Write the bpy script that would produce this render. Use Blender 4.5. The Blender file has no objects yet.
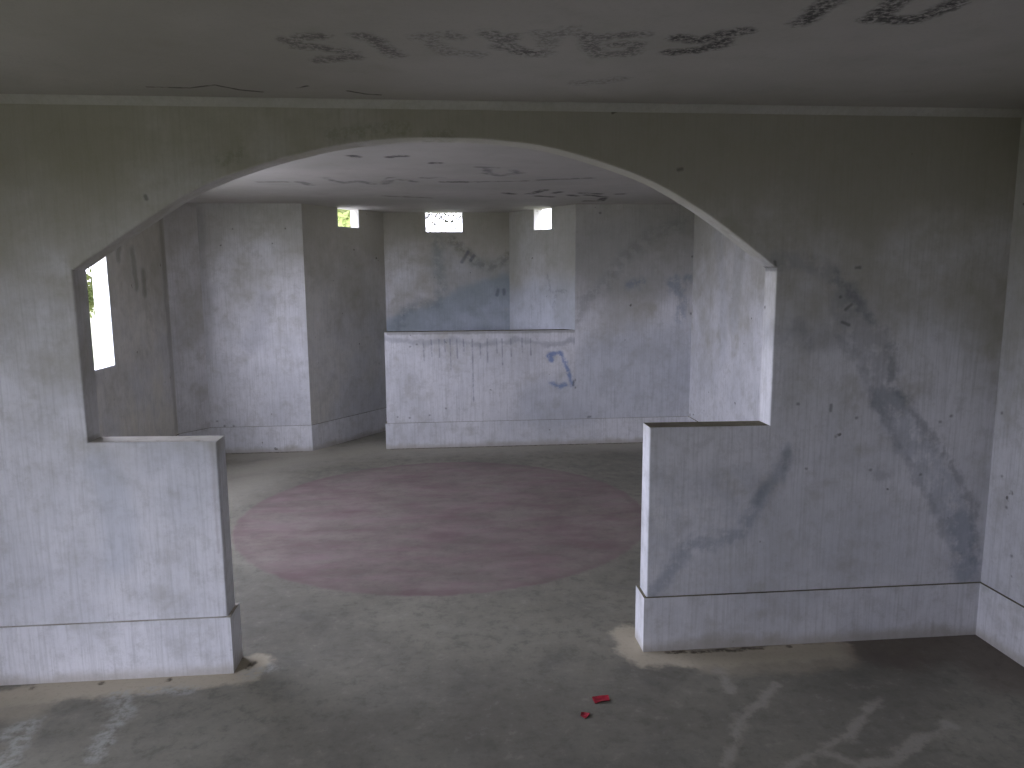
import bpy, bmesh, math, random
from mathutils import Matrix, Vector
import numpy as np

random.seed(7)
sc = bpy.context.scene
COL = sc.collection

# ------------------------------------------------------------------ camera
YAW, PITCH, ROLL, FPX, CAM = 0.0903, -0.1436, -0.0063, 743.9, (0.0, -2.856, 1.55)
fwd = Vector((math.sin(YAW)*math.cos(PITCH), math.cos(YAW)*math.cos(PITCH), math.sin(PITCH)))
rgt = Vector((math.cos(YAW), -math.sin(YAW), 0.0))
upv = rgt.cross(fwd)
cr, sr = math.cos(ROLL), math.sin(ROLL)
rgt2 = cr*rgt + sr*upv
up2 = -sr*rgt + cr*upv
cd = bpy.data.cameras.new('camera')
cd.sensor_fit = 'HORIZONTAL'
cd.sensor_width = 36.0
cd.lens = 36.0*FPX/1024.0
cd.clip_start = 0.02
cam = bpy.data.objects.new('camera', cd)
COL.objects.link(cam)
cam.matrix_world = Matrix(((rgt2.x, up2.x, -fwd.x, CAM[0]), (rgt2.y, up2.y, -fwd.y, CAM[1]),
                           (rgt2.z, up2.z, -fwd.z, CAM[2]), (0, 0, 0, 1)))
sc.camera = cam

# ------------------------------------------------------------------ world: a bright overcast sky
w = bpy.data.worlds.new('overcast_sky')
sc.world = w
w.use_nodes = True
wt = w.node_tree
wt.nodes.clear()
wo = wt.nodes.new('ShaderNodeOutputWorld')
wb = wt.nodes.new('ShaderNodeBackground')
tc = wt.nodes.new('ShaderNodeTexCoord')
sx = wt.nodes.new('ShaderNodeSeparateXYZ')
rp = wt.nodes.new('ShaderNodeValToRGB')
rp.color_ramp.elements[0].position = 0.0
rp.color_ramp.elements[0].color = (0.79, 0.81, 1.0, 1)
rp.color_ramp.elements[1].position = 1.0
rp.color_ramp.elements[1].color = (0.75, 0.79, 1.0, 1)
wt.links.new(tc.outputs['Generated'], sx.inputs[0])
wt.links.new(sx.outputs['Z'], rp.inputs[0])
wt.links.new(rp.outputs[0], wb.inputs['Color'])
wb.inputs['Strength'].default_value = 1.0
wt.links.new(wb.outputs[0], wo.inputs['Surface'])

sc.view_settings.view_transform = 'Standard'
sc.view_settings.look = 'None'
sc.view_settings.gamma = 1.0
sc.view_settings.use_curve_mapping = False
sc.view_settings.exposure = 3.85
sc.cycles.max_bounces = 12
sc.cycles.diffuse_bounces = 8
sc.cycles.use_denoising = True

# ------------------------------------------------------------------ plan
XL, XR = -2.282, 2.282
YF, YB = -4.3, 3.866          # wall behind the camera, back wall
ZC = 2.185                    # ceiling
TH = 0.10                     # outer wall thickness
PT = 0.108                     # partition thickness
PLAN = [(XL, YF), (XL, 3.62), (-2.09, YB), (-1.21, YB), (-0.58, 4.75), (0.67, 4.75), (1.19, YB), (XR, YB), (XR, YF)]
NAMES = ['wall_left', 'wall_left_corner', 'wall_back_left', 'wall_bay_left', 'wall_bay_back', 'wall_bay_right',
         'wall_back_right', 'wall_right', 'wall_front']
BBN = ['baseboard_left', 'baseboard_left_corner', 'baseboard_back_left', 'baseboard_bay_left', 'baseboard_bay_back',
       'baseboard_bay_right', 'baseboard_back_right', 'baseboard_right', 'baseboard_front']
BBH, BBP = 0.235, 0.013


def offset_poly(pts, d):
    """offset to the left of the walking direction (outwards: the plan is walked clockwise)"""
    n = len(pts)
    out = []
    for i in range(n):
        p0, p1, p2 = Vector(pts[i-1]), Vector(pts[i]), Vector(pts[(i+1) % n])
        d1, d2 = (p1-p0).normalized(), (p2-p1).normalized()
        n1, n2 = Vector((-d1.y, d1.x)), Vector((-d2.y, d2.x))
        b = (n1+n2)
        b = b/(1+n1.dot(n2))
        out.append(tuple(p1+b*d))
    return out


OUTER = offset_poly(PLAN, TH)

# ------------------------------------------------------------------ shader helpers
class G:
    def __init__(self, name):
        self.m = bpy.data.materials.new(name)
        self.m.use_nodes = True
        self.t = self.m.node_tree
        self.t.nodes.clear()
        self.out = self.t.nodes.new('ShaderNodeOutputMaterial')
        self.bs = self.t.nodes.new('ShaderNodeBsdfPrincipled')
        self.t.links.new(self.bs.outputs[0], self.out.inputs['Surface'])
        self.bs.inputs['Roughness'].default_value = 0.85
        if 'Specular IOR Level' in self.bs.inputs:
            self.bs.inputs['Specular IOR Level'].default_value = 0.25
        self._pos = self._obj = self.last = None

    def n(self, typ, **kw):
        nd = self.t.nodes.new(typ)
        for k, v in kw.items():
            setattr(nd, k, v)
        return nd

    def put(self, sock, v):
        if hasattr(v, 'is_output') or isinstance(v, bpy.types.NodeSocket):
            self.t.links.new(v, sock)
        elif isinstance(v, (tuple, list)) and len(v) == 3 and sock.type == 'RGBA':
            sock.default_value = (*v, 1)
        else:
            sock.default_value = v

    def math(self, op, a, b=0.0, clamp=False):
        nd = self.n('ShaderNodeMath', operation=op)
        nd.use_clamp = clamp
        self.put(nd.inputs[0], a)
        self.put(nd.inputs[1], b)
        return nd.outputs[0]

    def ss(self, x, lo, hi, a=0.0, b=1.0):
        nd = self.n('ShaderNodeMapRange', interpolation_type='SMOOTHSTEP')
        self.put(nd.inputs['Value'], x)
        nd.inputs['From Min'].default_value = lo
        nd.inputs['From Max'].default_value = hi
        nd.inputs['To Min'].default_value = a
        nd.inputs['To Max'].default_value = b
        return nd.outputs[0]

    def mix(self, f, a, b, mode='MIX'):
        nd = self.n('ShaderNodeMix', data_type='RGBA', blend_type=mode)
        self.put(nd.inputs[0], f)
        self.put(nd.inputs[6], a)
        self.put(nd.inputs[7], b)
        return nd.outputs[2]

    def pos(self):
        if self._pos is None:
            self._pos = self.n('ShaderNodeNewGeometry').outputs['Position']
        return self._pos

    def obj(self):
        if self._obj is None:
            self._obj = self.n('ShaderNodeTexCoord').outputs['Object']
        return self._obj

    def vmul(self, v, s):
        nd = self.n('ShaderNodeVectorMath', operation='MULTIPLY')
        self.put(nd.inputs[0], v)
        nd.inputs[1].default_value = s
        return nd.outputs[0]

    def vadd(self, v, s):
        nd = self.n('ShaderNodeVectorMath', operation='ADD')
        self.put(nd.inputs[0], v)
        self.put(nd.inputs[1], s)
        return nd.outputs[0]

    def noise(self, scale, detail=5.0, rough=0.6, stretch=None, off=(0, 0, 0), out='Fac', distortion=0.0):
        v = self.pos()
        if stretch:
            v = self.vmul(v, stretch)
        if off != (0, 0, 0):
            v = self.vadd(v, off)
        nd = self.n('ShaderNodeTexNoise')
        nd.inputs['Scale'].default_value = scale
        nd.inputs['Detail'].default_value = detail
        nd.inputs['Roughness'].default_value = rough
        nd.inputs['Distortion'].default_value = distortion
        self.put(nd.inputs['Vector'], v)
        return nd.outputs[out]

    def z(self):
        s = self.n('ShaderNodeSeparateXYZ')
        self.put(s.inputs[0], self.pos())
        return s.outputs['Z']

    def bump(self, h, dist=0.004, strength=0.5):
        b = self.n('ShaderNodeBump')
        b.inputs['Distance'].default_value = dist
        b.inputs['Strength'].default_value = strength
        self.put(b.inputs['Height'], h)
        self.t.links.new(b.outputs[0], self.bs.inputs['Normal'])

    def color(self, c):
        self.put(self.bs.inputs['Base Color'], c)


def seg_group():
    g = bpy.data.node_groups.new('segment_distance', 'ShaderNodeTree')
    for nm, ty in (('P', 'NodeSocketVector'), ('A', 'NodeSocketVector'), ('BA', 'NodeSocketVector'), ('Inv', 'NodeSocketFloat'), ('Prev', 'NodeSocketFloat')):
        g.interface.new_socket(nm, in_out='INPUT', socket_type=ty)
    g.interface.new_socket('D', in_out='OUTPUT', socket_type='NodeSocketFloat')
    i = g.nodes.new('NodeGroupInput')
    o = g.nodes.new('NodeGroupOutput')

    def vm(op, a, b=None):
        n = g.nodes.new('ShaderNodeVectorMath')
        n.operation = op
        g.links.new(a, n.inputs[0])
        if b is not None:
            g.links.new(b, n.inputs['Scale'] if op == 'SCALE' else n.inputs[1])
        return n
    # each segment waits for the one before it (keeps the shader's stack small)
    wt_ = g.nodes.new('ShaderNodeMath')
    wt_.operation = 'MULTIPLY'
    wt_.inputs[1].default_value = 1e-7
    g.links.new(i.outputs['Prev'], wt_.inputs[0])
    pw = vm('ADD', i.outputs['P'], wt_.outputs[0]).outputs[0]
    pa = vm('SUBTRACT', pw, i.outputs['A']).outputs[0]
    dt = vm('DOT_PRODUCT', pa, i.outputs['BA']).outputs['Value']
    mu = g.nodes.new('ShaderNodeMath')
    mu.operation = 'MULTIPLY'
    mu.use_clamp = True
    g.links.new(dt, mu.inputs[0])
    g.links.new(i.outputs['Inv'], mu.inputs[1])
    sc_ = vm('SCALE', i.outputs['BA'], mu.outputs[0]).outputs[0]
    df = vm('SUBTRACT', pa, sc_).outputs[0]
    ln = vm('LENGTH', df).outputs['Value']
    mn = g.nodes.new('ShaderNodeMath')
    mn.operation = 'MINIMUM'
    g.links.new(ln, mn.inputs[0])
    g.links.new(i.outputs['Prev'], mn.inputs[1])
    g.links.new(mn.outputs[0], o.inputs['D'])
    return g


SEG = seg_group()


def strokes_mask(g, strokes, plane, width, soft, wob=0.02, wobscale=9.0, breakup=None, bscale=60.0, off=(0, 0, 0), stretch=None):
    """1 on the strokes, 0 away from them, edges broken by noise"""
    flat = (1, 0, 1) if plane == 'wall' else (1, 1, 0)
    P = g.vmul(g.obj(), flat)
    d = None
    for st in strokes:
        if len(st) == 1:
            st = [st[0], (st[0][0]+0.002, st[0][1])]
        for a, b in zip(st[:-1], st[1:]):
            A = (a[0], 0, a[1]) if plane == 'wall' else (a[0], a[1], 0)
            B = (b[0], 0, b[1]) if plane == 'wall' else (b[0], b[1], 0)
            BA = tuple(q-r for q, r in zip(B, A))
            dd = sum(q*q for q in BA) or 1e-6
            nd = g.n('ShaderNodeGroup')
            nd.node_tree = SEG
            g.put(nd.inputs['P'], P)
            nd.inputs['A'].default_value = A
            nd.inputs['BA'].default_value = BA
            nd.inputs['Inv'].default_value = 1.0/dd
            if d is None:
                g.put(nd.inputs['Prev'], 9.0 if g.last is None else g.math('ADD', g.last, 9.0))
            else:
                g.put(nd.inputs['Prev'], d)
            d = nd.outputs['D']
    nz = g.noise(wobscale, 4, 0.65, off=off, stretch=stretch)
    d = g.math('ADD', d, g.math('MULTIPLY', g.math('SUBTRACT', nz, 0.5), wob*4))
    m = g.ss(d, width, width+soft, 1.0, 0.0)
    if breakup is not None:
        b = g.noise(bscale, 3, 0.7, off=(3.1, 7.7, 1.3))
        m = g.math('MULTIPLY', m, g.ss(b, breakup-0.13, breakup+0.13))
    g.last = m
    return m


# ------------------------------------------------------------------ materials
def plaster(name, marks=(), base=(0.79, 0.785, 0.805), grime_shade=0.5, seed=0.0, wash=None):
    g = G(name)
    off = (seed, seed*0.7, seed*1.3)
    z = g.z()
    big = g.noise(1.3, 6, 0.62, off=off)
    mid = g.noise(5.0, 6, 0.65, off=off)
    fine = g.noise(45.0, 3, 0.6)
    streak = g.noise(1.0, 5, 0.7, stretch=(75, 75, 3.2), off=off)
    c = g.mix(g.ss(big, 0.35, 0.68), base, (0.62, 0.625, 0.65))
    c = g.mix(g.math('MULTIPLY', g.ss(streak, 0.42, 0.72), 0.5), c, (0.47, 0.47, 0.465))
    blot = g.noise(11.0, 8, 0.78, off=(seed+2, 4, 6))
    c = g.mix(g.math('MULTIPLY', g.ss(blot, 0.47, 0.66), 0.42), c, (0.45, 0.445, 0.43))
    c = g.mix(g.math('MULTIPLY', g.ss(blot, 0.46, 0.33), 0.35), c, (0.80, 0.80, 0.83))
    c = g.mix(g.math('MULTIPLY', g.ss(mid, 0.52, 0.72), 0.5), c, (0.45, 0.44, 0.41))
    # olive mould plus reflected-light tone painted in, stronger towards the ceiling, noise-broken edges
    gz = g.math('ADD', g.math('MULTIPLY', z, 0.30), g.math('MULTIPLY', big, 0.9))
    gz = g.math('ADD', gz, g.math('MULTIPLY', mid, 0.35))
    gm = g.math('MULTIPLY', g.ss(gz, 0.82, 1.25), grime_shade)
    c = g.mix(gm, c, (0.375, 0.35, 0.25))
    # small dark spots
    sp = g.noise(16.0, 2, 0.4, off=(seed+5, 1, 2))
    c = g.mix(g.math('MULTIPLY', g.ss(sp, 0.745, 0.79), 0.75), c, (0.09, 0.085, 0.07))
    c = g.mix(g.math('MULTIPLY', g.ss(fine, 0.5, 0.8), 0.22), c, (0.42, 0.41, 0.38))
    # splash dirt along the foot of the wall
    ft = g.math('ADD', z, g.math('MULTIPLY', mid, -0.10))
    c = g.mix(g.ss(ft, -0.045, 0.015, 0.55, 0.0), c, (0.36, 0.32, 0.25))
    for mk in marks:
        m = strokes_mask(g, mk['s'], mk.get('plane', 'wall'), mk['w'], mk['soft'], mk.get('wob', 0.012), mk.get('ws', 9.0),
                         mk.get('br'), mk.get('bs', 60.0), off, mk.get('st'))
        c = g.mix(g.math('MULTIPLY', m, mk.get('k', 0.6)), c, mk['c'])
    g.color(c)
    h = g.math('ADD', g.math('MULTIPLY', mid, 0.5), g.math('ADD', g.math('MULTIPLY', fine, 0.2), g.math('MULTIPLY', streak, 0.35)))
    g.bump(h, 0.006, 0.45)
    return g.m


GREY = (0.25, 0.26, 0.28)
BLUEGREY = (0.27, 0.31, 0.37)
BLUE = (0.10, 0.19, 0.45)
DARK = (0.07, 0.07, 0.065)
OLIVE = (0.22, 0.22, 0.14)

part_marks = [
    dict(s=[[(1.287, 1.6), (1.402, 1.599), (1.494, 1.576)], [(1.494, 1.576), (1.593, 1.508), (1.627, 1.428)]], w=0.012, soft=0.05, k=0.36, c=GREY, wob=0.026, br=0.46, bs=14, ws=14),
    dict(s=[[(1.60, 1.44), (1.723, 1.246), (1.806, 1.039)]], w=0.045, soft=0.05, k=0.36, c=GREY, wob=0.03, ws=11, br=0.40, bs=16),
    dict(s=[[(1.806, 1.039), (1.922, 0.869), (2.072, 0.65), (2.194, 0.426), (2.22, 0.30)]], w=0.045, soft=0.05, k=0.34, c=BLUEGREY, wob=0.03, ws=11, br=0.42, bs=16),
    dict(s=[[(1.33, 1.31), (1.45, 1.30), (1.575, 1.313)]], w=0.02, soft=0.08, k=0.26, c=GREY, wob=0.03, ws=8, br=0.44, bs=12),
    dict(s=[[(1.561, 1.548), (1.665, 1.42), (1.796, 1.298), (1.822, 1.113), (1.947, 0.948), (2.107, 0.761), (2.215, 0.575), (2.24, 0.33)]], w=0.003, soft=0.03, k=0.42, c=(0.17, 0.18, 0.20), wob=0.03, ws=14, br=0.45, bs=14),
    dict(s=[[(1.575, 1.313), (1.681, 1.169), (1.773, 1.007), (1.901, 0.797), (2.033, 0.582), (2.154, 0.361)]], w=0.002, soft=0.028, k=0.32, c=(0.2, 0.215, 0.24), wob=0.03, ws=14, br=0.46, bs=14),
    dict(s=[[(2.16, 0.50), (2.20, 0.36), (2.22, 0.27)]], w=0.03, soft=0.05, k=0.40, c=BLUEGREY, wob=0.03, ws=12, br=0.45, bs=16),
    dict(s=[[(1.39, 0.833), (1.372, 0.766), (1.299, 0.675), (1.249, 0.571), (1.201, 0.487), (1.095, 0.456), (0.99, 0.452), (0.9, 0.327), (0.85, 0.241)]],
         w=0.002, soft=0.05, k=0.5, c=BLUEGREY, wob=0.032, ws=15, br=0.42, bs=20),
    dict(s=[[(0.86, 0.60), (0.92, 0.45)], [(1.1, 0.6), (1.18, 0.62)]], w=0.08, soft=0.16, k=0.16, c=BLUEGREY, wob=0.039, br=0.46, bs=14, ws=6),
    dict(s=[[(1.386, 0.82), (1.38, 0.774)], [(1.294, 0.697), (1.267, 0.634)]], w=0.006, soft=0.03, k=0.32, c=(0.17, 0.18, 0.21), wob=0.014, ws=20),
    dict(s=[[(1.414, 1.351), (1.452, 1.27)], [(1.793, 0.723), (1.827, 0.727)]], w=0.012, soft=0.035, k=0.32, c=GREY, wob=0.013, br=0.46, bs=14, ws=20),
    dict(s=[[(-1.308, 0.839), (-1.264, 0.76), (-1.251, 0.641), (-1.257, 0.482)]], w=0.02, soft=0.08, k=0.22, c=(0.36, 0.42, 0.50), wob=0.02, ws=7),
    dict(s=[[(-1.05, 0.90), (-0.95, 0.84), (-1.0, 0.70)]], w=0.05, soft=0.12, k=0.14, c=(0.38, 0.42, 0.48), wob=0.03, ws=7),
    dict(s=[[(1.575, 1.461)], [(1.60, 1.41), (1.625, 1.43)], [(1.62, 1.349), (1.59, 1.36)], [(1.635, 1.575), (1.65, 1.577)], [(1.563, 1.024), (1.563, 1.0)], [(1.673, 0.967)], [(2.086, 0.966)],
            [(2.039, 0.942)], [(1.748, 0.746)], [(1.422, 1.031)], [(1.30, 1.60), (1.305, 1.57)], [(-1.063, 1.845), (-1.06, 1.835)], [(0.9, 1.948), (0.915, 1.952)],
            [(1.97, 0.72)], [(1.47, 0.76)]],
         w=0.001, soft=0.010, k=0.55, c=DARK, wob=0.003, ws=40),
    dict(s=[[(-0.787, 1.972), (-0.723, 1.994)], [(-0.4, 2.063), (-0.249, 2.083), (-0.129, 2.091)], [(-0.039, 2.06), (0.035, 2.064)]],
         w=0.008, soft=0.03, k=0.36, c=OLIVE, wob=0.012, ws=25, br=0.5, bs=40),
    dict(s=[[(-1.345, 0.955), (-1.29, 0.96)], [(-0.89, 0.93), (-0.888, 0.5)]], w=0.001, soft=0.012, k=0.2, c=(0.24, 0.2, 0.17), wob=0.006, ws=40),
]
back_marks = [  # u measured from the right edge of the bay (x = 1.19)
    dict(s=[[(0.227, 1.558), (0.596, 1.60), (1.02, 1.599)], [(0.1, 1.75), (0.5, 1.9), (0.95, 1.95)]], w=0.12, soft=0.25, k=0.30, c=(0.27, 0.275, 0.26), wob=0.05, ws=4),
    dict(s=[[(0.018, 1.153), (0.091, 1.334), (0.274, 1.468), (0.41, 1.674), (0.683, 1.914), (0.96, 2.003)]], w=0.006, soft=0.10, k=0.36, c=(0.2, 0.2, 0.19), wob=0.035, ws=9, br=0.46, bs=12),
    dict(s=[[(0.944, 1.509), (1.006, 1.326), (0.982, 1.16)], [(0.87, 1.50), (0.93, 1.40)], [(1.04, 1.52), (1.0, 1.40)], [(0.60, 1.493), (0.5, 1.47)]], w=0.012, soft=0.06, k=0.36, c=(0.09, 0.16, 0.28), wob=0.035, ws=12, br=0.46, bs=14),
    dict(s=[[(-0.4, 0.415), (0.3, 0.40), (0.62, 0.447), (1.093, 0.58)], [(0.3, 0.7), (1.0, 0.8)]], w=0.20, soft=0.25, k=0.25, c=(0.38, 0.43, 0.50), wob=0.04, ws=5),
    dict(s=[[(0.128, 0.25), (0.15, 0.252)], [(0.221, 2.108)], [(0.0, 0.6)], [(0.0, 0.53)], [(1.08, 1.72)], [(1.085, 1.2)]], w=0.002, soft=0.016, k=0.55, c=DARK, wob=0.004, ws=40),
]
counter_marks = [
    dict(s=[[(0.941, 0.827), (0.988, 0.854), (1.052, 0.853), (1.099, 0.769), (1.146, 0.62), (1.165, 0.545)], [(0.969, 0.577), (1.035, 0.547), (1.109, 0.555)],
            [(0.951, 0.83), (0.97, 0.79)]], w=0.004, soft=0.03, k=0.7, c=BLUE, wob=0.016, ws=16, br=0.42, bs=18),
    dict(s=[[(0.9, 0.4), (1.2, 0.45)]], w=0.14, soft=0.2, k=0.22, c=(0.38, 0.43, 0.50), wob=0.04, ws=5),
    dict(s=[[(-0.535, 1.0), (-0.441, 0.993), (-0.175, 0.962), (0.05, 0.986), (0.32, 0.937), (0.684, 0.977), (0.96, 0.928), (1.19, 0.971)]], w=0.002, soft=0.04, k=0.42, c=(0.27, 0.28, 0.31), wob=0.03, ws=14),
    dict(s=[[(-0.5, 1.055), (1.19, 1.055)]], w=0.006, soft=0.02, k=0.50, c=(0.18, 0.17, 0.14), wob=0.006, ws=25),
    # black drips running down from the top
    dict(s=[[(x, 0.99), (x+0.004, b)] for x, b in ((-0.19, 0.80), (-0.12, 0.84), (-0.05, 0.83), (0.0, 0.88), (0.05, 0.70), (0.11, 0.82), (0.17, 0.86), (0.25, 0.42), (0.32, 0.82),
         (0.385, 0.78), (0.47, 0.86), (0.52, 0.75), (0.60, 0.83), (0.70, 0.87), (0.78, 0.84))], w=0.0005, soft=0.010, k=0.55, c=(0.2, 0.21, 0.25), wob=0.005, ws=12, br=0.42, bs=22),
    dict(s=[[(-0.31, 0.93)], [(-0.25, 0.95)], [(-0.15, 0.30)], [(-0.44, 0.29)], [(-0.33, 0.28)], [(0.0, 0.36)], [(1.18, 0.59), (1.175, 0.55)]], w=0.001, soft=0.014, k=0.55, c=DARK, wob=0.004, ws=40),
]
bay_marks = [  # u = x + 0.58
    dict(s=[[(0.0, 0.9), (0.287, 1.05), (0.64, 1.10), (1.05, 1.08), (1.25, 1.05)], [(0.62, 1.15), (0.95, 1.30), (1.2, 1.38)]], w=0.14, soft=0.10, k=0.45, c=(0.20, 0.30, 0.40), wob=0.04, ws=5),
    dict(s=[[(0.525, 1.916), (0.54, 1.669), (0.555, 1.419), (0.522, 1.269), (0.341, 1.291), (0.19, 1.222), (0.13, 1.05)]], w=0.008, soft=0.09, k=0.40, c=(0.20, 0.23, 0.24), wob=0.03, ws=12, br=0.45, bs=16),
    dict(s=[[(0.654, 1.915), (0.803, 1.816), (0.902, 1.697), (1.053, 1.636), (1.185, 1.696), (1.25, 1.765)]], w=0.006, soft=0.07, k=0.45, c=(0.13, 0.13, 0.12), wob=0.03, ws=13, br=0.46, bs=16),
    dict(s=[[(0.60, 1.66), (0.70, 1.50), (0.95, 1.55), (1.15, 1.55)]], w=0.12, soft=0.15, k=0.25, c=(0.24, 0.28, 0.27), wob=0.04, ws=5),
    dict(s=[[(0.771, 1.697), (0.833, 1.796)], [(0.862, 1.717), (0.893, 1.757)], [(1.121, 1.364), (1.132, 1.415)], [(1.193, 1.414), (1.193, 1.374)]], w=0.006, soft=0.02, k=0.50, c=(0.10, 0.11, 0.15), wob=0.006, ws=20),
]
bayr_marks = [
    dict(s=[[(0.0, 1.1), (0.5, 1.15), (1.03, 1.2)]], w=0.25, soft=0.2, k=0.25, c=(0.42, 0.51, 0.66), wob=0.04, ws=5),
    dict(s=[[(0.62, 1.55), (0.66, 1.40), (0.75, 1.40), (0.70, 1.25)], [(0.75, 1.41), (0.9, 1.41)]], w=0.002, soft=0.03, k=0.40, c=(0.16, 0.17, 0.2), wob=0.02, ws=22, br=0.48, bs=30),
    dict(s=[[(0.1, 1.7), (0.5, 1.85), (0.95, 1.7)]], w=0.15, soft=0.3, k=0.32, c=(0.33, 0.33, 0.26), wob=0.05, ws=5),
]
left_marks = [  # u = y + 4.3
    dict(s=[[(7.25, 1.75), (7.28, 1.5)], [(7.05, 1.9), (7.0, 1.7)], [(7.42, 1.6), (7.42, 1.45)]], w=0.012, soft=0.05, k=0.43, c=(0.14, 0.14, 0.10), wob=0.02, ws=12),
    dict(s=[[(7.85, 2.15), (7.87, 1.2), (7.88, 0.3)]], w=0.01, soft=0.06, k=0.36, c=(0.16, 0.15, 0.12), wob=0.03, ws=5),
]
bl_marks = [
    dict(s=[[(0.53, 1.36), (0.475, 1.098), (0.382, 0.967)]], w=0.03, soft=0.10, k=0.22, c=(0.33, 0.34, 0.38), wob=0.03, ws=6),
    dict(s=[[(0.071, 1.45), (0.03, 1.19)], [(0.0, 2.1), (0.01, 0.9)]], w=0.02, soft=0.08, k=0.32, c=(0.22, 0.22, 0.21), wob=0.03, ws=6),
    dict(s=[[(0.12, 0.245)], [(0.2, 0.243)], [(0.06, 0.29)]], w=0.001, soft=0.014, k=0.55, c=DARK, wob=0.004, ws=40),
]
right_marks = [  # u = 3.866 - y
    dict(s=[[(u, z)] for u, z in ((3.90, 0.98), (3.93, 0.72), (3.97, 0.60), (4.02, 0.41), (4.10, 0.44), (4.17, 0.31), (4.25, 0.5), (4.3, 0.9))], w=0.001, soft=0.010, k=0.55, c=DARK, wob=0.004, ws=40),
    dict(s=[[(0.6, 1.9), (0.75, 1.5), (0.8, 0.9)], [(1.1, 1.8), (1.0, 1.2)]], w=0.03, soft=0.12, k=0.20, c=(0.34, 0.37, 0.40), wob=0.03, ws=6),
]

M_part = plaster('whitewash_partition', part_marks, grime_shade=0.78, seed=0.0)
M_back = plaster('whitewash_back', back_marks, grime_shade=0.5, seed=2.0)
M_counter = plaster('whitewash_low_wall', counter_marks, grime_shade=0.4, seed=2.0)
M_bay = plaster('whitewash_bay_back', bay_marks, grime_shade=0.7, seed=4.0)
M_bayr = plaster('whitewash_bay_right', bayr_marks, grime_shade=0.55, seed=5.0)
M_left = plaster('whitewash_left', left_marks, grime_shade=0.7, seed=6.0, base=(0.70, 0.67, 0.60))
M_bl = plaster('whitewash_back_left', bl_marks, grime_shade=0.45, seed=7.0)
M_right = plaster('whitewash_right', right_marks, grime_shade=0.55, seed=8.0)
M_plain = plaster('whitewash_plain', (), grime_shade=0.55, seed=9.0)


M_unseen_dark = plaster('unseen_wall_darkened', (), base=(0.36, 0.35, 0.33), grime_shade=0.4, seed=12.0)  # unseen wall behind the camera, darkened to cut bounce light
M_bayl = plaster('whitewash_bay_left_shaded', (), grime_shade=0.75, seed=3.0, base=(0.66, 0.64, 0.59))  # this wall's shade is partly put into its darker base and film


def ledge_mat(name, ca, cb, mix=0.7):
    g = G(name)
    n = g.noise(22, 5, 0.65)
    n2 = g.noise(7, 4, 0.6)
    c = g.mix(g.ss(n2, 0.3, 0.7), ca, cb)
    c = g.mix(g.math('MULTIPLY', g.ss(n, 0.55, 0.72), mix), c, (0.05, 0.04, 0.03))
    g.color(c)
    return g.m


M_ledge = ledge_mat('dirty_ledge', (0.24, 0.22, 0.15), (0.14, 0.12, 0.085))
M_ledge_l = ledge_mat('dusty_ledge', (0.50, 0.48, 0.43), (0.38, 0.35, 0.29), 0.4)

# ceiling with smeared charcoal writing (illegible in the photograph)
ceil_front = [
    [(-0.314, -0.732), (-0.369, -0.711), (-0.405, -0.691), (-0.383, -0.64), (-0.317, -0.626), (-0.254, -0.574), (-0.243, -0.545), (-0.35, -0.507)],
    [(-0.203, -0.739), (-0.171, -0.708), (-0.15, -0.638), (-0.126, -0.573)],
    [(0.13, -0.788), (0.156, -0.748), (0.191, -0.689), (0.231, -0.627)], [(0.19, -0.759), (0.17, -0.679), (0.276, -0.611)],
    [(0.398, -0.782), (0.42, -0.696), (0.466, -0.614), (0.548, -0.639), (0.544, -0.723), (0.486, -0.719)], [(0.433, -0.768), (0.533, -0.808)],
]
ceil_faint = [
    [(-0.05, -0.742), (0.03, -0.772), (0.044, -0.748)], [(-0.023, -0.718), (0.017, -0.612), (0.118, -0.59)],
    [(0.266, -0.797), (0.32, -0.793), (0.345, -0.835)], [(0.291, -0.774), (0.304, -0.622), (0.232, -0.617)],
    [(0.458, -0.297), (0.522, -0.314), (0.586, -0.356)],
]
ceil_dark = [
    [(0.65, -0.783), (0.71, -0.77), (0.803, -0.852)], [(0.751, -0.824), (0.781, -0.73), (0.741, -0.681), (0.666, -0.657)],
    [(0.909, -1.167), (0.92, -1.03), (0.922, -0.93)],
    [(1.051, -1.154), (1.085, -1.042), (1.082, -0.971), (1.136, -0.961), (1.207, -0.973), (1.219, -1.052), (1.215, -1.117)],
]
ceil_crack = [[(-0.972, -0.151), (-0.837, -0.146), (-0.742, -0.192), (-0.678, -0.129), (-0.61, -0.106)], [(-0.477, -0.169), (-0.442, -0.198)],
              [(-0.314, -0.139), (-0.26, -0.1), (-0.209, -0.088)]]
ceil_in = [
    [(-0.74, 2.163), (-0.717, 2.314), (-0.652, 2.418), (-0.553, 2.307), (-0.475, 2.466)], [(-0.387, 2.463), (-0.318, 2.145), (-0.178, 2.345)],
    [(-0.125, 2.137), (0.004, 2.131)], [(0.227, 2.329), (0.56, 2.262)],
    [(0.27, 1.67), (0.276, 1.884), (0.373, 2.018), (0.486, 1.874), (0.425, 1.746)], [(0.317, 1.667), (0.215, 1.632)],
    [(-1.207, 2.386), (-1.042, 2.38)], [(-0.943, 2.376), (-0.906, 2.539)], [(0.654, 2.206), (0.969, 2.091)], [(-0.446, 3.235), (-0.095, 3.375)],
]
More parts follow.
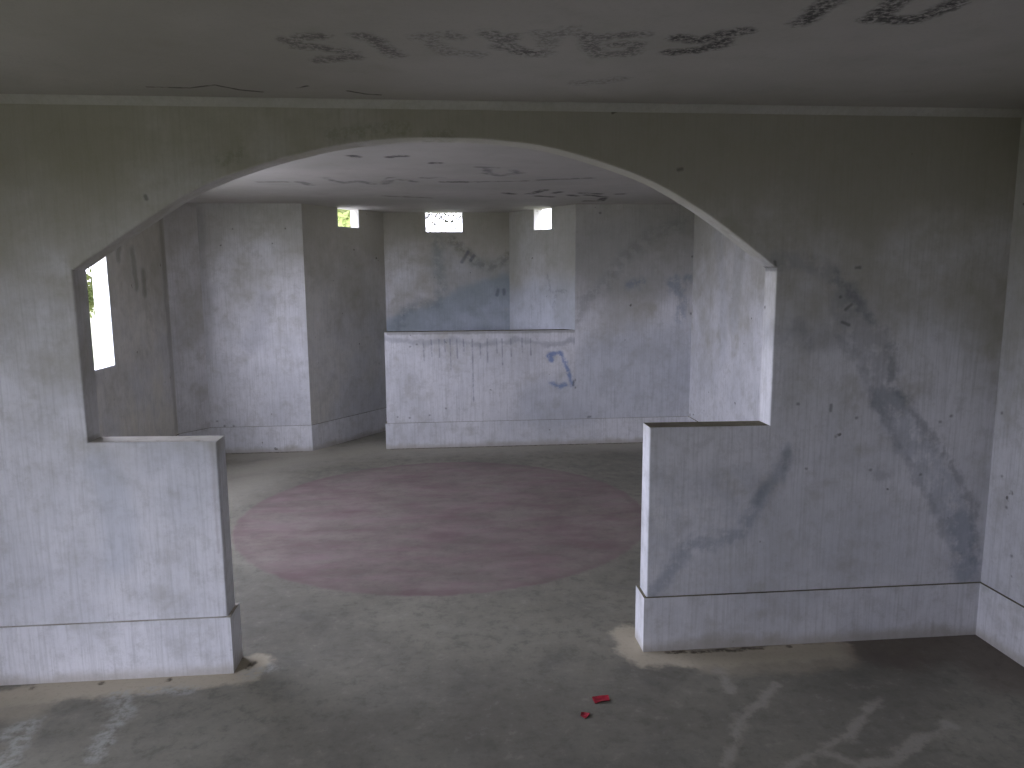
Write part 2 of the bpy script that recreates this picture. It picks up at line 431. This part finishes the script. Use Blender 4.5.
ceil_in_dark = [
    [(0.017, 2.337), (0.159, 2.332)], [(0.485, 2.99), (0.545, 3.058)], [(0.685, 3.054), (0.766, 2.78)], [(0.758, 3.197), (0.89, 3.268)],
    [(0.871, 2.978), (0.899, 2.908)], [(1.138, 3.111), (1.323, 3.255), (1.349, 3.578), (1.228, 3.581)], [(1.08, 2.97), (1.235, 3.036)],
    [(1.377, 3.031), (1.409, 3.03)], [(1.011, 3.115), (1.064, 3.187)], [(-0.468, 1.265), (-0.451, 1.297)], [(-0.271, 1.288), (-0.205, 1.251)], [(-0.04, 1.489), (-0.023, 1.488)],
]


def ceiling_mat():
    g = G('ceiling_plaster')
    big = g.noise(0.9, 5, 0.6)
    mid = g.noise(6, 5, 0.65)
    fine = g.noise(70, 3, 0.6)
    c = g.mix(g.ss(big, 0.3, 0.7), (0.47, 0.445, 0.41), (0.38, 0.36, 0.32))
    c = g.mix(g.math('MULTIPLY', g.ss(mid, 0.5, 0.75), 0.35), c, (0.33, 0.31, 0.26))
    c = g.mix(g.math('MULTIPLY', g.ss(fine, 0.5, 0.8), 0.2), c, (0.28, 0.26, 0.22))
    blk = (0.055, 0.052, 0.05)
    for st, wd, sf, k, br in ((ceil_front, 0.010, 0.035, 0.62, 0.48), (ceil_faint, 0.008, 0.04, 0.45, 0.51), (ceil_dark, 0.014, 0.032, 0.9, 0.46)):
        m = strokes_mask(g, st, 'floor', wd, sf, 0.016, 22, br, 75)
        c = g.mix(g.math('MULTIPLY', m, k), c, blk)
    m = strokes_mask(g, ceil_crack, 'floor', 0.003, 0.008, 0.004, 20, 0.42, 12)
    c = g.mix(g.math('MULTIPLY', m, 0.8), c, (0.06, 0.055, 0.05))
    m = strokes_mask(g, ceil_in, 'floor', 0.012, 0.035, 0.02, 8, 0.46, 11)
    c = g.mix(g.math('MULTIPLY', m, 0.6), c, (0.09, 0.09, 0.095))
    m = strokes_mask(g, ceil_in_dark, 'floor', 0.02, 0.03, 0.015, 12, 0.42, 14)
    c = g.mix(g.math('MULTIPLY', m, 0.85), c, blk)
    g.color(c)
    g.bump(g.math('ADD', mid, g.math('MULTIPLY', fine, 0.3)), 0.005, 0.4)
    return g.m


M_ceil = ceiling_mat()

CIRC = (-0.02, 1.96, 1.33)


def floor_mat():
    g = G('worn_concrete_floor')
    big = g.noise(0.9, 6, 0.62)
    mid = g.noise(3.6, 7, 0.68, distortion=0.6)
    brush = g.noise(2.2, 5, 0.65, stretch=(1.0, 2.0, 1), off=(4, 2, 0))
    fine = g.noise(60, 3, 0.6)
    c = g.mix(g.ss(big, 0.3, 0.7), (0.265, 0.25, 0.20), (0.17, 0.16, 0.13))
    c = g.mix(g.math('MULTIPLY', g.ss(brush, 0.45, 0.75), 0.35), c, (0.28, 0.27, 0.225))
    c = g.mix(g.math('MULTIPLY', g.ss(mid, 0.52, 0.72), 0.5), c, (0.125, 0.12, 0.105))
    gr = g.noise(13.0, 8, 0.75, off=(1, 6, 2))
    c = g.mix(g.math('MULTIPLY', g.ss(gr, 0.48, 0.66), 0.62), c, (0.13, 0.125, 0.10))
    c = g.mix(g.math('MULTIPLY', g.ss(gr, 0.46, 0.32), 0.45), c, (0.32, 0.305, 0.255))
    # worn red-oxide disc painted on the floor
    sp = g.n('ShaderNodeSeparateXYZ')
    g.put(sp.inputs[0], g.pos())
    dx = g.math('SUBTRACT', sp.outputs[0], CIRC[0])
    dy = g.math('SUBTRACT', sp.outputs[1], CIRC[1])
    r = g.math('SQRT', g.math('ADD', g.math('MULTIPLY', dx, dx), g.math('MULTIPLY', dy, dy)))
    r = g.math('ADD', r, g.math('MULTIPLY', g.math('SUBTRACT', g.noise(9, 5, 0.7), 0.5), 0.06))
    disc = g.ss(r, CIRC[2]-0.02, CIRC[2]+0.015, 1.0, 0.0)
    wear = g.noise(2.6, 7, 0.7, stretch=(1.0, 2.2, 1), off=(9, 3, 0))
    dk = g.math('MULTIPLY', disc, g.ss(wear, 0.34, 0.62, 0.95, 0.40))
    red = g.mix(g.ss(brush, 0.35, 0.65), (0.185, 0.122, 0.124), (0.26, 0.195, 0.19))
    c = g.mix(dk, c, red)
    ring = g.math('MULTIPLY', g.ss(r, CIRC[2]-0.09, CIRC[2]-0.02), disc)
    c = g.mix(g.math('MULTIPLY', ring, 0.3), c, (0.16, 0.105, 0.105))
    # beige lime dust swept against the walls
    dust = [[(-2.1, -0.16), (-1.75, -0.13), (-1.5, -0.075), (-1.2, -0.045), (-0.85, -0.035)], [(-0.81, 0.0), (-0.8, 0.06)],
            [(0.785, 0.15), (0.765, 0.0), (0.815, -0.06), (1.0, -0.09), (1.25, -0.09), (1.6, -0.07)]]
    m = strokes_mask(g, dust, 'floor', 0.048, 0.05, 0.035, 10)
    c = g.mix(g.math('MULTIPLY', m, 0.85), c, (0.52, 0.46, 0.345))
    dust2 = [[(1.05, -0.12), (1.356, -0.16), (1.58, -0.12)], [(-1.85, -0.22), (-1.55, -0.17)]]
    m = strokes_mask(g, dust2, 'floor', 0.05, 0.07, 0.03, 7)
    c = g.mix(g.math('MULTIPLY', m, 0.65), c, (0.40, 0.355, 0.265))
    pale = [[(-2.0, 3.0), (-1.641, 3.2), (-1.257, 3.55), (-0.938, 3.72), (-0.6, 3.9)], [(-1.7, 3.80), (-1.2, 3.80)], [(-0.5, 3.83), (1.2, 3.80), (1.8, 3.78), (2.2, 3.78)], [(-1.5, 2.9), (-1.7, 2.4)]]
    m = strokes_mask(g, pale, 'floor', 0.03, 0.45, 0.05, 5)
    c = g.mix(g.math('MULTIPLY', m, 0.65), c, (0.42, 0.39, 0.32))
    white = [[(-1.246, -0.131), (-1.174, -0.252), (-1.187, -0.381), (-1.171, -0.491)], [(-1.142, -0.113), (-1.0, -0.117)], [(-1.532, -0.35), (-1.478, -0.28), (-1.439, -0.515)], [(-0.80, -0.03), (-0.72, 0.0)]]
    m = strokes_mask(g, white, 'floor', 0.008, 0.05, 0.03, 16, 0.48, 30)
    c = g.mix(g.math('MULTIPLY', m, 0.7), c, (0.42, 0.42, 0.38))
    scr = [[(1.02, -0.81), (1.116, -0.747), (1.227, -0.696), (1.347, -0.637), (1.462, -0.532), (1.57, -0.447)], [(1.217, -0.716), (1.295, -0.789), (1.42, -0.777), (1.565, -0.687), (1.721, -0.618)],
           [(0.867, -0.746), (0.938, -0.651), (1.01, -0.516), (1.119, -0.434), (1.231, -0.311)], [(1.063, -0.184), (1.048, -0.327)]]
    m = strokes_mask(g, scr, 'floor', 0.001, 0.035, 0.03, 12, 0.32, 40)
    c = g.mix(g.math('MULTIPLY', m, 0.6), c, (0.37, 0.345, 0.29))
    wet = [[(1.80, -0.10), (2.17, -0.06), (2.18, -0.35)]]
    m = strokes_mask(g, wet, 'floor', 0.10, 0.12, 0.035, 6)
    c = g.mix(g.math('MULTIPLY', m, 0.45), c, (0.12, 0.085, 0.065))
    dirt = [[(-1.6, -0.045)], [(-1.35, -0.035)], [(-1.1, -0.035)], [(-0.81, 0.02), (-0.80, 0.07)], [(0.9, -0.03), (0.97, -0.03)], [(1.0, -0.035), (1.3, -0.03)], [(1.15, -0.04), (1.22, -0.04)], [(1.42, -0.03)], [(-1.78, -0.13)],
            [(-1.9, 3.83), (-1.3, 3.83)], [(-0.5, 3.835), (1.3, 3.835)], [(1.4, 3.83), (2.2, 3.83)]]
    m = strokes_mask(g, dirt, 'floor', 0.006, 0.012, 0.008, 30, 0.46, 30)
    c = g.mix(g.math('MULTIPLY', m, 0.85), c, (0.06, 0.045, 0.03))
    c = g.mix(g.math('MULTIPLY', g.ss(fine, 0.5, 0.8), 0.25), c, (0.12, 0.115, 0.10))
    g.color(c)
    g.bs.inputs['Roughness'].default_value = 0.7
    g.bump(g.math('ADD', mid, g.math('MULTIPLY', fine, 0.25)), 0.004, 0.35)
    return g.m


M_floor = floor_mat()


def simple(name, a, b, scale=8.0, rough=0.85):
    g = G(name)
    c = g.mix(g.ss(g.noise(scale, 5, 0.6), 0.35, 0.65), a, b)
    g.color(c)
    g.bs.inputs['Roughness'].default_value = rough
    return g.m


M_grass = simple('short_grass', (0.085, 0.10, 0.045), (0.15, 0.145, 0.085), 3.0)
M_paving = simple('pale_paving', (0.62, 0.61, 0.58), (0.52, 0.51, 0.48), 2.0)
M_bark = simple('bark', (0.10, 0.075, 0.05), (0.17, 0.14, 0.10), 20.0)
M_red = simple('red_scrap', (0.42, 0.025, 0.045), (0.30, 0.02, 0.035), 60.0, 0.6)


def leaf_mat(name, a, b):
    g = G(name)
    c = g.mix(g.ss(g.noise(5.0, 3, 0.6), 0.35, 0.65), a, b)
    g.color(c)
    tr = g.n('ShaderNodeBsdfTranslucent')
    g.put(tr.inputs['Color'], c)
    mx = g.n('ShaderNodeMixShader')
    mx.inputs[0].default_value = 0.45
    g.t.links.new(g.bs.outputs[0], mx.inputs[1])
    g.t.links.new(tr.outputs[0], mx.inputs[2])
    g.t.links.new(mx.outputs[0], g.out.inputs['Surface'])
    return g.m


M_leaf = leaf_mat('dark_leaves', (0.045, 0.06, 0.015), (0.09, 0.10, 0.03))
M_leaf_d = leaf_mat('very_dark_leaves', (0.015, 0.018, 0.01), (0.03, 0.03, 0.02))
M_leaf_y = leaf_mat('yellow_green_leaves', (0.38, 0.42, 0.17), (0.28, 0.33, 0.10))


# ------------------------------------------------------------------ object helpers
def new_obj(name, verts, faces, mats, parent=None, kind=None, matrix=None, smooth=False):
    me = bpy.data.meshes.new(name)
    me.from_pydata([tuple(v) for v in verts], [], faces)
    me.update()
    for m in (mats if isinstance(mats, (list, tuple)) else [mats]):
        me.materials.append(m)
    bm = bmesh.new()
    bm.from_mesh(me)
    bmesh.ops.recalc_face_normals(bm, faces=bm.faces)
    bm.to_mesh(me)
    bm.free()
    if smooth:
        for p in me.polygons:
            p.use_smooth = True
    o = bpy.data.objects.new(name, me)
    COL.objects.link(o)
    if parent is not None:
        o.parent = parent
    if kind:
        o['kind'] = kind
    if matrix is not None:
        o.matrix_world = matrix
    return o


def prism(name, poly, z0, z1, mats, kind='structure', top_slot=None, parent=None):
    n = len(poly)
    v = [(x, y, z0) for x, y in poly] + [(x, y, z1) for x, y in poly]
    f = [tuple(range(n))[::-1], tuple(range(n, 2*n))] + [(i, (i+1) % n, n+(i+1) % n, n+i) for i in range(n)]
    o = new_obj(name, v, f, mats, parent, kind)
    if top_slot is not None:
        for p in o.data.polygons:
            if p.normal.z > 0.9:
                p.material_index = top_slot
    return o


def wall(i, mat, holes=()):
    """wall segment i of the plan; holes are (u0,u1,v0,v1) along its inner face"""
    n = len(PLAN)
    A, B = Vector(PLAN[i]), Vector(PLAN[(i+1) % n])
    OA, OB = Vector(OUTER[i]), Vector(OUTER[(i+1) % n])
    d = (B-A).normalized()
    L = (B-A).length
    ua, ub = (OA-A).dot(d), (OB-A).dot(d)
    us = sorted({0.0, L, *[h[0] for h in holes], *[h[1] for h in holes]})
    vs = sorted({0.0, ZC, *[h[2] for h in holes], *[h[3] for h in holes]})
    nu, nv = len(us), len(vs)
    verts, faces = [], []
    for side in (0, 1):
        for v in vs:
            for k, u in enumerate(us):
                uu = u
                if side and k == 0:
                    uu = ua
                if side and k == nu-1:
                    uu = ub
                verts.append((uu, TH*side, v))
    idx = lambda s, a, b: s*nu*nv + b*nu + a

    def solid(a, b):
        if a < 0 or b < 0 or a >= nu-1 or b >= nv-1:
            return False
        uc, vc = (us[a]+us[a+1])/2, (vs[b]+vs[b+1])/2
        return not any(h[0] < uc < h[1] and h[2] < vc < h[3] for h in holes)
    for a in range(nu-1):
        for b in range(nv-1):
            if not solid(a, b):
                continue
            for s in (0, 1):
                faces.append((idx(s, a, b), idx(s, a+1, b), idx(s, a+1, b+1), idx(s, a, b+1)))
            for (na, nb, e0, e1) in ((a-1, b, (a, b), (a, b+1)), (a+1, b, (a+1, b), (a+1, b+1)), (a, b-1, (a, b), (a+1, b)), (a, b+1, (a, b+1), (a+1, b+1))):
                if not solid(na, nb):
                    faces.append((idx(0, *e0), idx(0, *e1), idx(1, *e1), idx(1, *e0)))
    mw = Matrix(((d.x, -d.y, 0, A.x), (d.y, d.x, 0, A.y), (0, 0, 1, 0), (0, 0, 0, 1)))
    o = new_obj(NAMES[i], verts, faces, mat, None, 'structure', mw)
    return o, mw


def window_lining(name, mw, hole, mat, sides='lrbt'):
    """the thin render coat inside an unglazed opening"""
    u0, u1, v0, v1 = hole
    t = 0.012
    verts, faces = [], []

    def bx(a0, a1, c0, c1):
        k = len(verts)
        for y in (-0.001, TH+0.001):
            verts.extend([(a0, y, c0), (a1, y, c0), (a1, y, c1), (a0, y, c1)])
        faces.extend([(k, k+1, k+2, k+3), (k+4, k+5, k+6, k+7), (k, k+1, k+5, k+4), (k+1, k+2, k+6, k+5), (k+2, k+3, k+7, k+6), (k+3, k, k+4, k+7)])
    top = v1 - (t if 't' in sides else 0)
    bx(u0, u0+t, v0+t, top)
    bx(u1-t, u1, v0+t, top)
    bx(u0, u1, v0, v0+t)
    if 't' in sides:
        bx(u0, u1, v1-t, v1)
    return new_obj(name, verts, faces, mat, None, 'structure', mw)


def portal(mw, hole):
    u0, u1, v0, v1 = hole
    ld = bpy.data.lights.new('daylight_portal', 'AREA')
    ld.shape = 'RECTANGLE'
    ld.size, ld.size_y = u1-u0, v1-v0
    ld.cycles.is_portal = True
    o = bpy.data.objects.new('daylight_portal', ld)
    COL.objects.link(o)
    # local -Z of the lamp must point indoors (wall local -Y)
    m = Matrix(((1, 0, 0, (u0+u1)/2), (0, 0, 1, TH+0.01), (0, -1, 0, (v0+v1)/2), (0, 0, 0, 1)))
    o.matrix_world = mw @ m


# ------------------------------------------------------------------ floor, ceiling, ground
prism('floor', OUTER, -0.15, 0.0, M_floor)
prism('ceiling', OUTER, ZC, ZC+0.14, M_ceil)
prism('ground', [(-60, -60), (60, -60), (60, 60), (-60, 60)], -0.40, -0.16, M_grass)
prism('path', [(-14.0, -0.3), (-2.40, -0.3), (-2.40, 12.0), (-14.0, 12.0)], -0.16, -0.14, M_paving)

# ------------------------------------------------------------------ outer walls
H_LEFT = [(4.75, 6.815, 0.947, 2.0), (2.3, 3.15, 0.0, 1.9)]
H_FRONT = []
H_B1 = [(0.43, 0.735, 2.003, ZC)]
H_B2 = [(0.405, 0.79, 1.985, ZC)]
H_B3 = [(0.40, 0.69, 1.978, ZC)]
walls = {}
for i, (mat, holes) in enumerate([(M_left, H_LEFT), (M_plain, ()), (M_bl, ()), (M_bayl, H_B1), (M_bay, H_B2), (M_bayr, H_B3), (M_back, ()), (M_right, ()), (M_unseen_dark, H_FRONT)]):
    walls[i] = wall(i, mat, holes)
for k, (i, h, m, s) in enumerate([(0, H_LEFT[0], M_plain, 'lrbt'), (3, H_B1[0], M_plain, 'lrb'), (4, H_B2[0], M_plain, 'lrb'), (5, H_B3[0], M_plain, 'lrb')]):
    window_lining('window_%d' % (k+1), walls[i][1], h, m, s)
for i, hs in ((0, H_LEFT), (8, H_FRONT), (3, H_B1), (4, H_B2), (5, H_B3)):
    for h in hs:
        portal(walls[i][1], h)

# ------------------------------------------------------------------ partition with the arched opening
XJL, XJR, ZSILL, ZSPR = -1.335, 1.307, 0.945, 1.58
XEL, XER = -0.869, 0.811
ARCH = [(-1.335, 1.583), (-1.125, 1.722), (-0.906, 1.858), (-0.69, 1.945), (-0.438, 2.014), (-0.2, 2.05), (0.0, 2.058), (0.22, 2.050), (0.445, 2.018),
        (0.752, 1.925), (0.95, 1.826), (1.113, 1.720), (1.307, 1.576)]


def smooth_arch(pts, n=6):
    out = []
    for i in range(len(pts)-1):
        p0 = Vector(pts[max(i-1, 0)])
        p1, p2 = Vector(pts[i]), Vector(pts[i+1])
        p3 = Vector(pts[min(i+2, len(pts)-1)])
        for k in range(n):
            t = k/n
            out.append(tuple(0.5*((2*p1)+(p2-p0)*t+(2*p0-5*p1+4*p2-p3)*t*t+(3*p1-p0-3*p2+p3)*t**3)))
    out.append(pts[-1])
    return out


arch = smooth_arch(ARCH)
outline = ([(XL, 0), (XL, ZC), (XR, ZC), (XR, 0), (XER, 0), (XER, ZSILL+0.004), (XJR, ZSILL)] + arch[::-1] + [(XJL, ZSILL), (XEL+0.0, ZSILL-0.007), (XEL, 0)])
n = len(outline)
bm = bmesh.new()
vf = [bm.verts.new((x, 0, z)) for x, z in outline]
vb = [bm.verts.new((x, PT, z)) for x, z in outline]
bm.faces.new(vf)
bm.faces.new(vb[::-1])
for i in range(n):
    bm.faces.new((vf[i], vb[i], vb[(i+1) % n], vf[(i+1) % n]))
bmesh.ops.recalc_face_normals(bm, faces=bm.faces)
bm.edges.ensure_lookup_table()
inner_edges = []
for e in bm.edges:
    a, b = e.verts[0].co, e.verts[1].co
    if abs(a.y-b.y) < 1e-6 and all(XL+0.01 < q.x < XR-0.01 for q in (a, b)) and not (a.z < 1e-4 and b.z < 1e-4):
        inner_edges.append(e)
bmesh.ops.bevel(bm, geom=inner_edges, offset=0.007, segments=3, profile=0.5, affect='EDGES')
for f in bm.faces:      # dusty tops of the two low walls
    if f.normal.z > 0.9 and f.calc_center_median().z < 1.2:
        f.material_index = 2 if f.calc_center_median().x < 0 else 1
big = [f for f in bm.faces if len(f.verts) > 8]
bmesh.ops.triangulate(bm, faces=big)
me = bpy.data.meshes.new('wall_partition')
bm.to_mesh(me)
bm.free()
for m in (M_part, M_ledge, M_ledge_l):
    me.materials.append(m)
o = bpy.data.objects.new('wall_partition', me)
o['kind'] = 'structure'
COL.objects.link(o)

# cove fillet where the partition meets the front ceiling
v = []
prof = [(0.0, ZC), (-0.022, ZC), (-0.019, ZC-0.006), (-0.012, ZC-0.012), (-0.005, ZC-0.02), (0.0, ZC-0.028)]
for x in (XL, XR):
    v += [(x, y, z) for y, z in prof]
k = len(prof)
new_obj('trim_1', v, [tuple(range(k)), tuple(range(k, 2*k))] + [(i, (i+1) % k, k+(i+1) % k, k+i) for i in range(k)], M_plain, None, 'structure')

# ------------------------------------------------------------------ low wall across the bay
CL, CR_, CH = -0.535, 1.19, 1.062
o = prism('wall_low_bay', [(CL, YB), (CL, YB+0.13), (CR_-0.08, YB+0.13), (CR_, YB)], 0.0, CH, [M_counter, M_ledge], top_slot=1)
# its marks are in world x, as the low wall's object frame is the world's

# ------------------------------------------------------------------ baseboards
INB = offset_poly(PLAN, -BBP)


def bb(name, poly, mats=None):
    return prism(name, poly, 0.0, BBH, mats or [M_plain, M_ledge], top_slot=1)


def bb_wall(i, a=None, b=None, name=None, m=None):
    n = len(PLAN)
    A, B, IA, IB = (Vector(q) for q in (PLAN[i], PLAN[(i+1) % n], INB[i], INB[(i+1) % n]))
    d = (B-A).normalized()
    nn = Vector((d.y, -d.x))
    if a is not None:
        A0 = A
        A = A0 + d*a
        IA = A + nn*BBP
    if b is not None:
        A0 = Vector(PLAN[i])
        B = A0 + d*b
        IB = B + nn*BBP
    return bb(name or BBN[i], [tuple(A), tuple(B), tuple(IB), tuple(IA)], m)


P0 = 0.0-YF
bb_wall(0, None, 2.3)
bb_wall(0, 3.15, P0-BBP, 'baseboard_left')
bb_wall(0, P0+PT+BBP, None, 'baseboard_left')
bb_wall(1)
bb_wall(2)
bb_wall(3)
bb_wall(4)
bb_wall(5)
bb_wall(7, None, YB-PT-BBP)
bb_wall(7, YB+BBP, None, 'baseboard_right')
bb_wall(8)
# one continuous board along low wall and right part of the back wall
bb('baseboard_back_right', [(CL-BBP, YB+0.13), (CL, YB+0.13), (CL, YB), (XR, YB), (XR-BBP, YB-BBP), (CL-BBP, YB-BBP)], [M_counter, M_ledge])
bb('baseboard_partition_left', [(XL, 0), (XL, -BBP), (XEL+BBP, -BBP), (XEL+BBP, PT+BBP), (XL, PT+BBP), (XL, PT), (XEL, PT), (XEL, 0)], [M_plain, M_ledge_l])
bb('baseboard_partition_right', [(XR, 0), (XR, -BBP), (XER-BBP, -BBP), (XER-BBP, PT+BBP), (XR, PT+BBP), (XR, PT), (XER, PT), (XER, 0)])


# ------------------------------------------------------------------ small things
def scrap(name, loc, rz, pts, label):
    """a curled petal-like scrap with thickness"""
    r = random.Random(hash(label) % 1000)
    bm = bmesh.new()
    k = len(pts)
    top, bot = [], []
    c = sum((Vector(p) for p in pts), Vector((0, 0)))/k
    rings = (1.0, 0.55)
    grid = []
    for s in rings:
        row = []
        for j, p in enumerate(pts):
            q = c+(Vector(p)-c)*s
            zz = 0.0025 + (0.007*abs(math.sin(j*1.7)) if s == 1.0 else 0.002)
            row.append((q.x, q.y, zz))
        grid.append(row)
    for dz in (0.0, -0.0018):
        vs = [[bm.verts.new((x, y, z+dz)) for x, y, z in row] for row in grid]
        cv = bm.verts.new((c.x, c.y, 0.003+dz))
        for j in range(k):
            j2 = (j+1) % k
            bm.faces.new((vs[0][j], vs[0][j2], vs[1][j2], vs[1][j]))
            bm.faces.new((vs[1][j], vs[1][j2], cv))
        (top if dz == 0 else bot).extend(vs[0])
    for j in range(k):
        j2 = (j+1) % k
        bm.faces.new((top[j], top[j2], bot[j2], bot[j]))
    bmesh.ops.recalc_face_normals(bm, faces=bm.faces)
    me = bpy.data.meshes.new(name)
    bm.to_mesh(me)
    bm.free()
    me.materials.append(M_red)
    o = bpy.data.objects.new(name, me)
    COL.objects.link(o)
    o.location = loc
    o.rotation_euler = (0, 0, rz)
    o['label'] = label
    o['category'] = 'scrap'
    o['group'] = 'red scraps on the concrete floor'
    return o


scrap('red_scrap', (0.55, -0.344, 0.0), 0.15, [(-0.03, -0.018), (-0.005, -0.02), (0.028, -0.015), (0.033, 0.012), (0.006, 0.02), (-0.03, 0.016)],
      'larger oblong bright red scrap lying on the dark concrete floor')
scrap('red_scrap', (0.472, -0.437, 0.0), 0.8, [(-0.014, -0.012), (0.012, -0.014), (0.015, 0.008), (0.0, 0.016), (-0.015, 0.009)],
      'smaller roundish red scrap on the floor, nearer the camera than the oblong one')


# ------------------------------------------------------------------ trees outside the openings
def tube(bm, a, b, ra, rb, seg=7):
    a, b = Vector(a), Vector(b)
    d = (b-a).normalized()
    s = d.orthogonal().normalized()
    t = d.cross(s)
    ra_, rb_ = [], []
    for k in range(seg):
        an = 2*math.pi*k/seg
        q = s*math.cos(an)+t*math.sin(an)
        ra_.append(bm.verts.new(a+q*ra))
        rb_.append(bm.verts.new(b+q*rb))
    for k in range(seg):
        bm.faces.new((ra_[k], ra_[(k+1) % seg], rb_[(k+1) % seg], rb_[k]))
    bm.faces.new(ra_[::-1])
    bm.faces.new(rb_)


def tree(name, loc, height, rad, nleaf, lsize, mat, label, seed, zlow=0.35, nbr=14, twig=1.0):
    r = random.Random(seed)
    root = bpy.data.objects.new(name, None)
    COL.objects.link(root)
    root.location = loc
    root['label'] = label
    root['category'] = 'tree'
    bm = bmesh.new()
    base = Vector((0, 0, -0.05))
    p = base
    rr = 0.05*height*0.5*twig
    tops = []
    for k in range(5):
        q = Vector((r.uniform(-.06, .06)*height*0.5, r.uniform(-.06, .06)*height*0.5, height*0.8*(k+1)/5))
        tube(bm, p, q, rr*(1-k*0.17), rr*(1-(k+1)*0.17))
        if q.z > height*zlow*0.8:
            tops.append(q)
        p = q
    tips = []
    for k in range(nbr):
        s = r.choice(tops)
        an = r.uniform(0, 2*math.pi)
        e = Vector((math.cos(an)*rad*r.uniform(.4, .85), math.sin(an)*rad*r.uniform(.4, .85), min(height*0.97, s.z+r.uniform(0.1, 0.35)*height*0.7)))
        mid_ = (s+e)/2+Vector((0, 0, 0.08*height))
        tube(bm, s, mid_, rr*0.35, rr*0.22, 5)
        tube(bm, mid_, e, rr*0.22, rr*0.08, 5)
        tips += [mid_, e]
        for _ in range(3):
            f = e+Vector((r.uniform(-1, 1), r.uniform(-1, 1), r.uniform(-.6, .8)))*rad*0.35
            tube(bm, mid_.lerp(e, r.random()), f, rr*0.08, rr*0.03, 4)
            tips.append(f)
    me = bpy.data.meshes.new('trunk')
    bm.to_mesh(me)
    bm.free()
    me.materials.append(M_bark)
    t = bpy.data.objects.new('trunk', me)
    COL.objects.link(t)
    t.parent = root
    verts, faces = [], []
    for k in range(nleaf):
        c = r.choice(tips)+Vector((r.gauss(0, 1), r.gauss(0, 1), r.gauss(0, .8)))*rad*0.17
        if c.z > height:
            c.z = height-r.random()*0.3
        a = Vector((r.gauss(0, 1), r.gauss(0, 1), r.gauss(0, 1))).normalized()
        b = a.orthogonal().normalized()
        s = lsize*r.uniform(.6, 1.2)
        m_ = a.cross(b)*s*0.12
        i = len(verts)
        verts += [c-a*s, c-b*s*0.38+m_, c+a*s, c+b*s*0.38+m_]
        faces.append((i, i+1, i+2, i+3))
    me = bpy.data.meshes.new('foliage')
    me.from_pydata([tuple(v_) for v_ in verts], [], faces)
    me.materials.append(mat)
    f = bpy.data.objects.new('foliage', me)
    COL.objects.link(f)
    f.parent = root
    return root


tree('leafy_tree', (-4.75, 7.2, -0.16), 2.35, 0.62, 6000, 0.05, M_leaf, 'dark green leafy tree outside the tall opening in the left wall', 3, zlow=0.5, nbr=18)
tree('leafy_tree', (-1.9, 9.4, -0.16), 4.2, 1.0, 18000, 0.11, M_leaf_y, 'yellow green leafy tree filling the small left opening of the bay', 5, zlow=0.3, nbr=26)
tree('thin_tree', (-0.42, 13.4, -0.16), 4.7, 0.7, 1100, 0.045, M_leaf_d, 'sparse thin tree against the white sky in the middle bay opening', 11, nbr=9, twig=0.2)
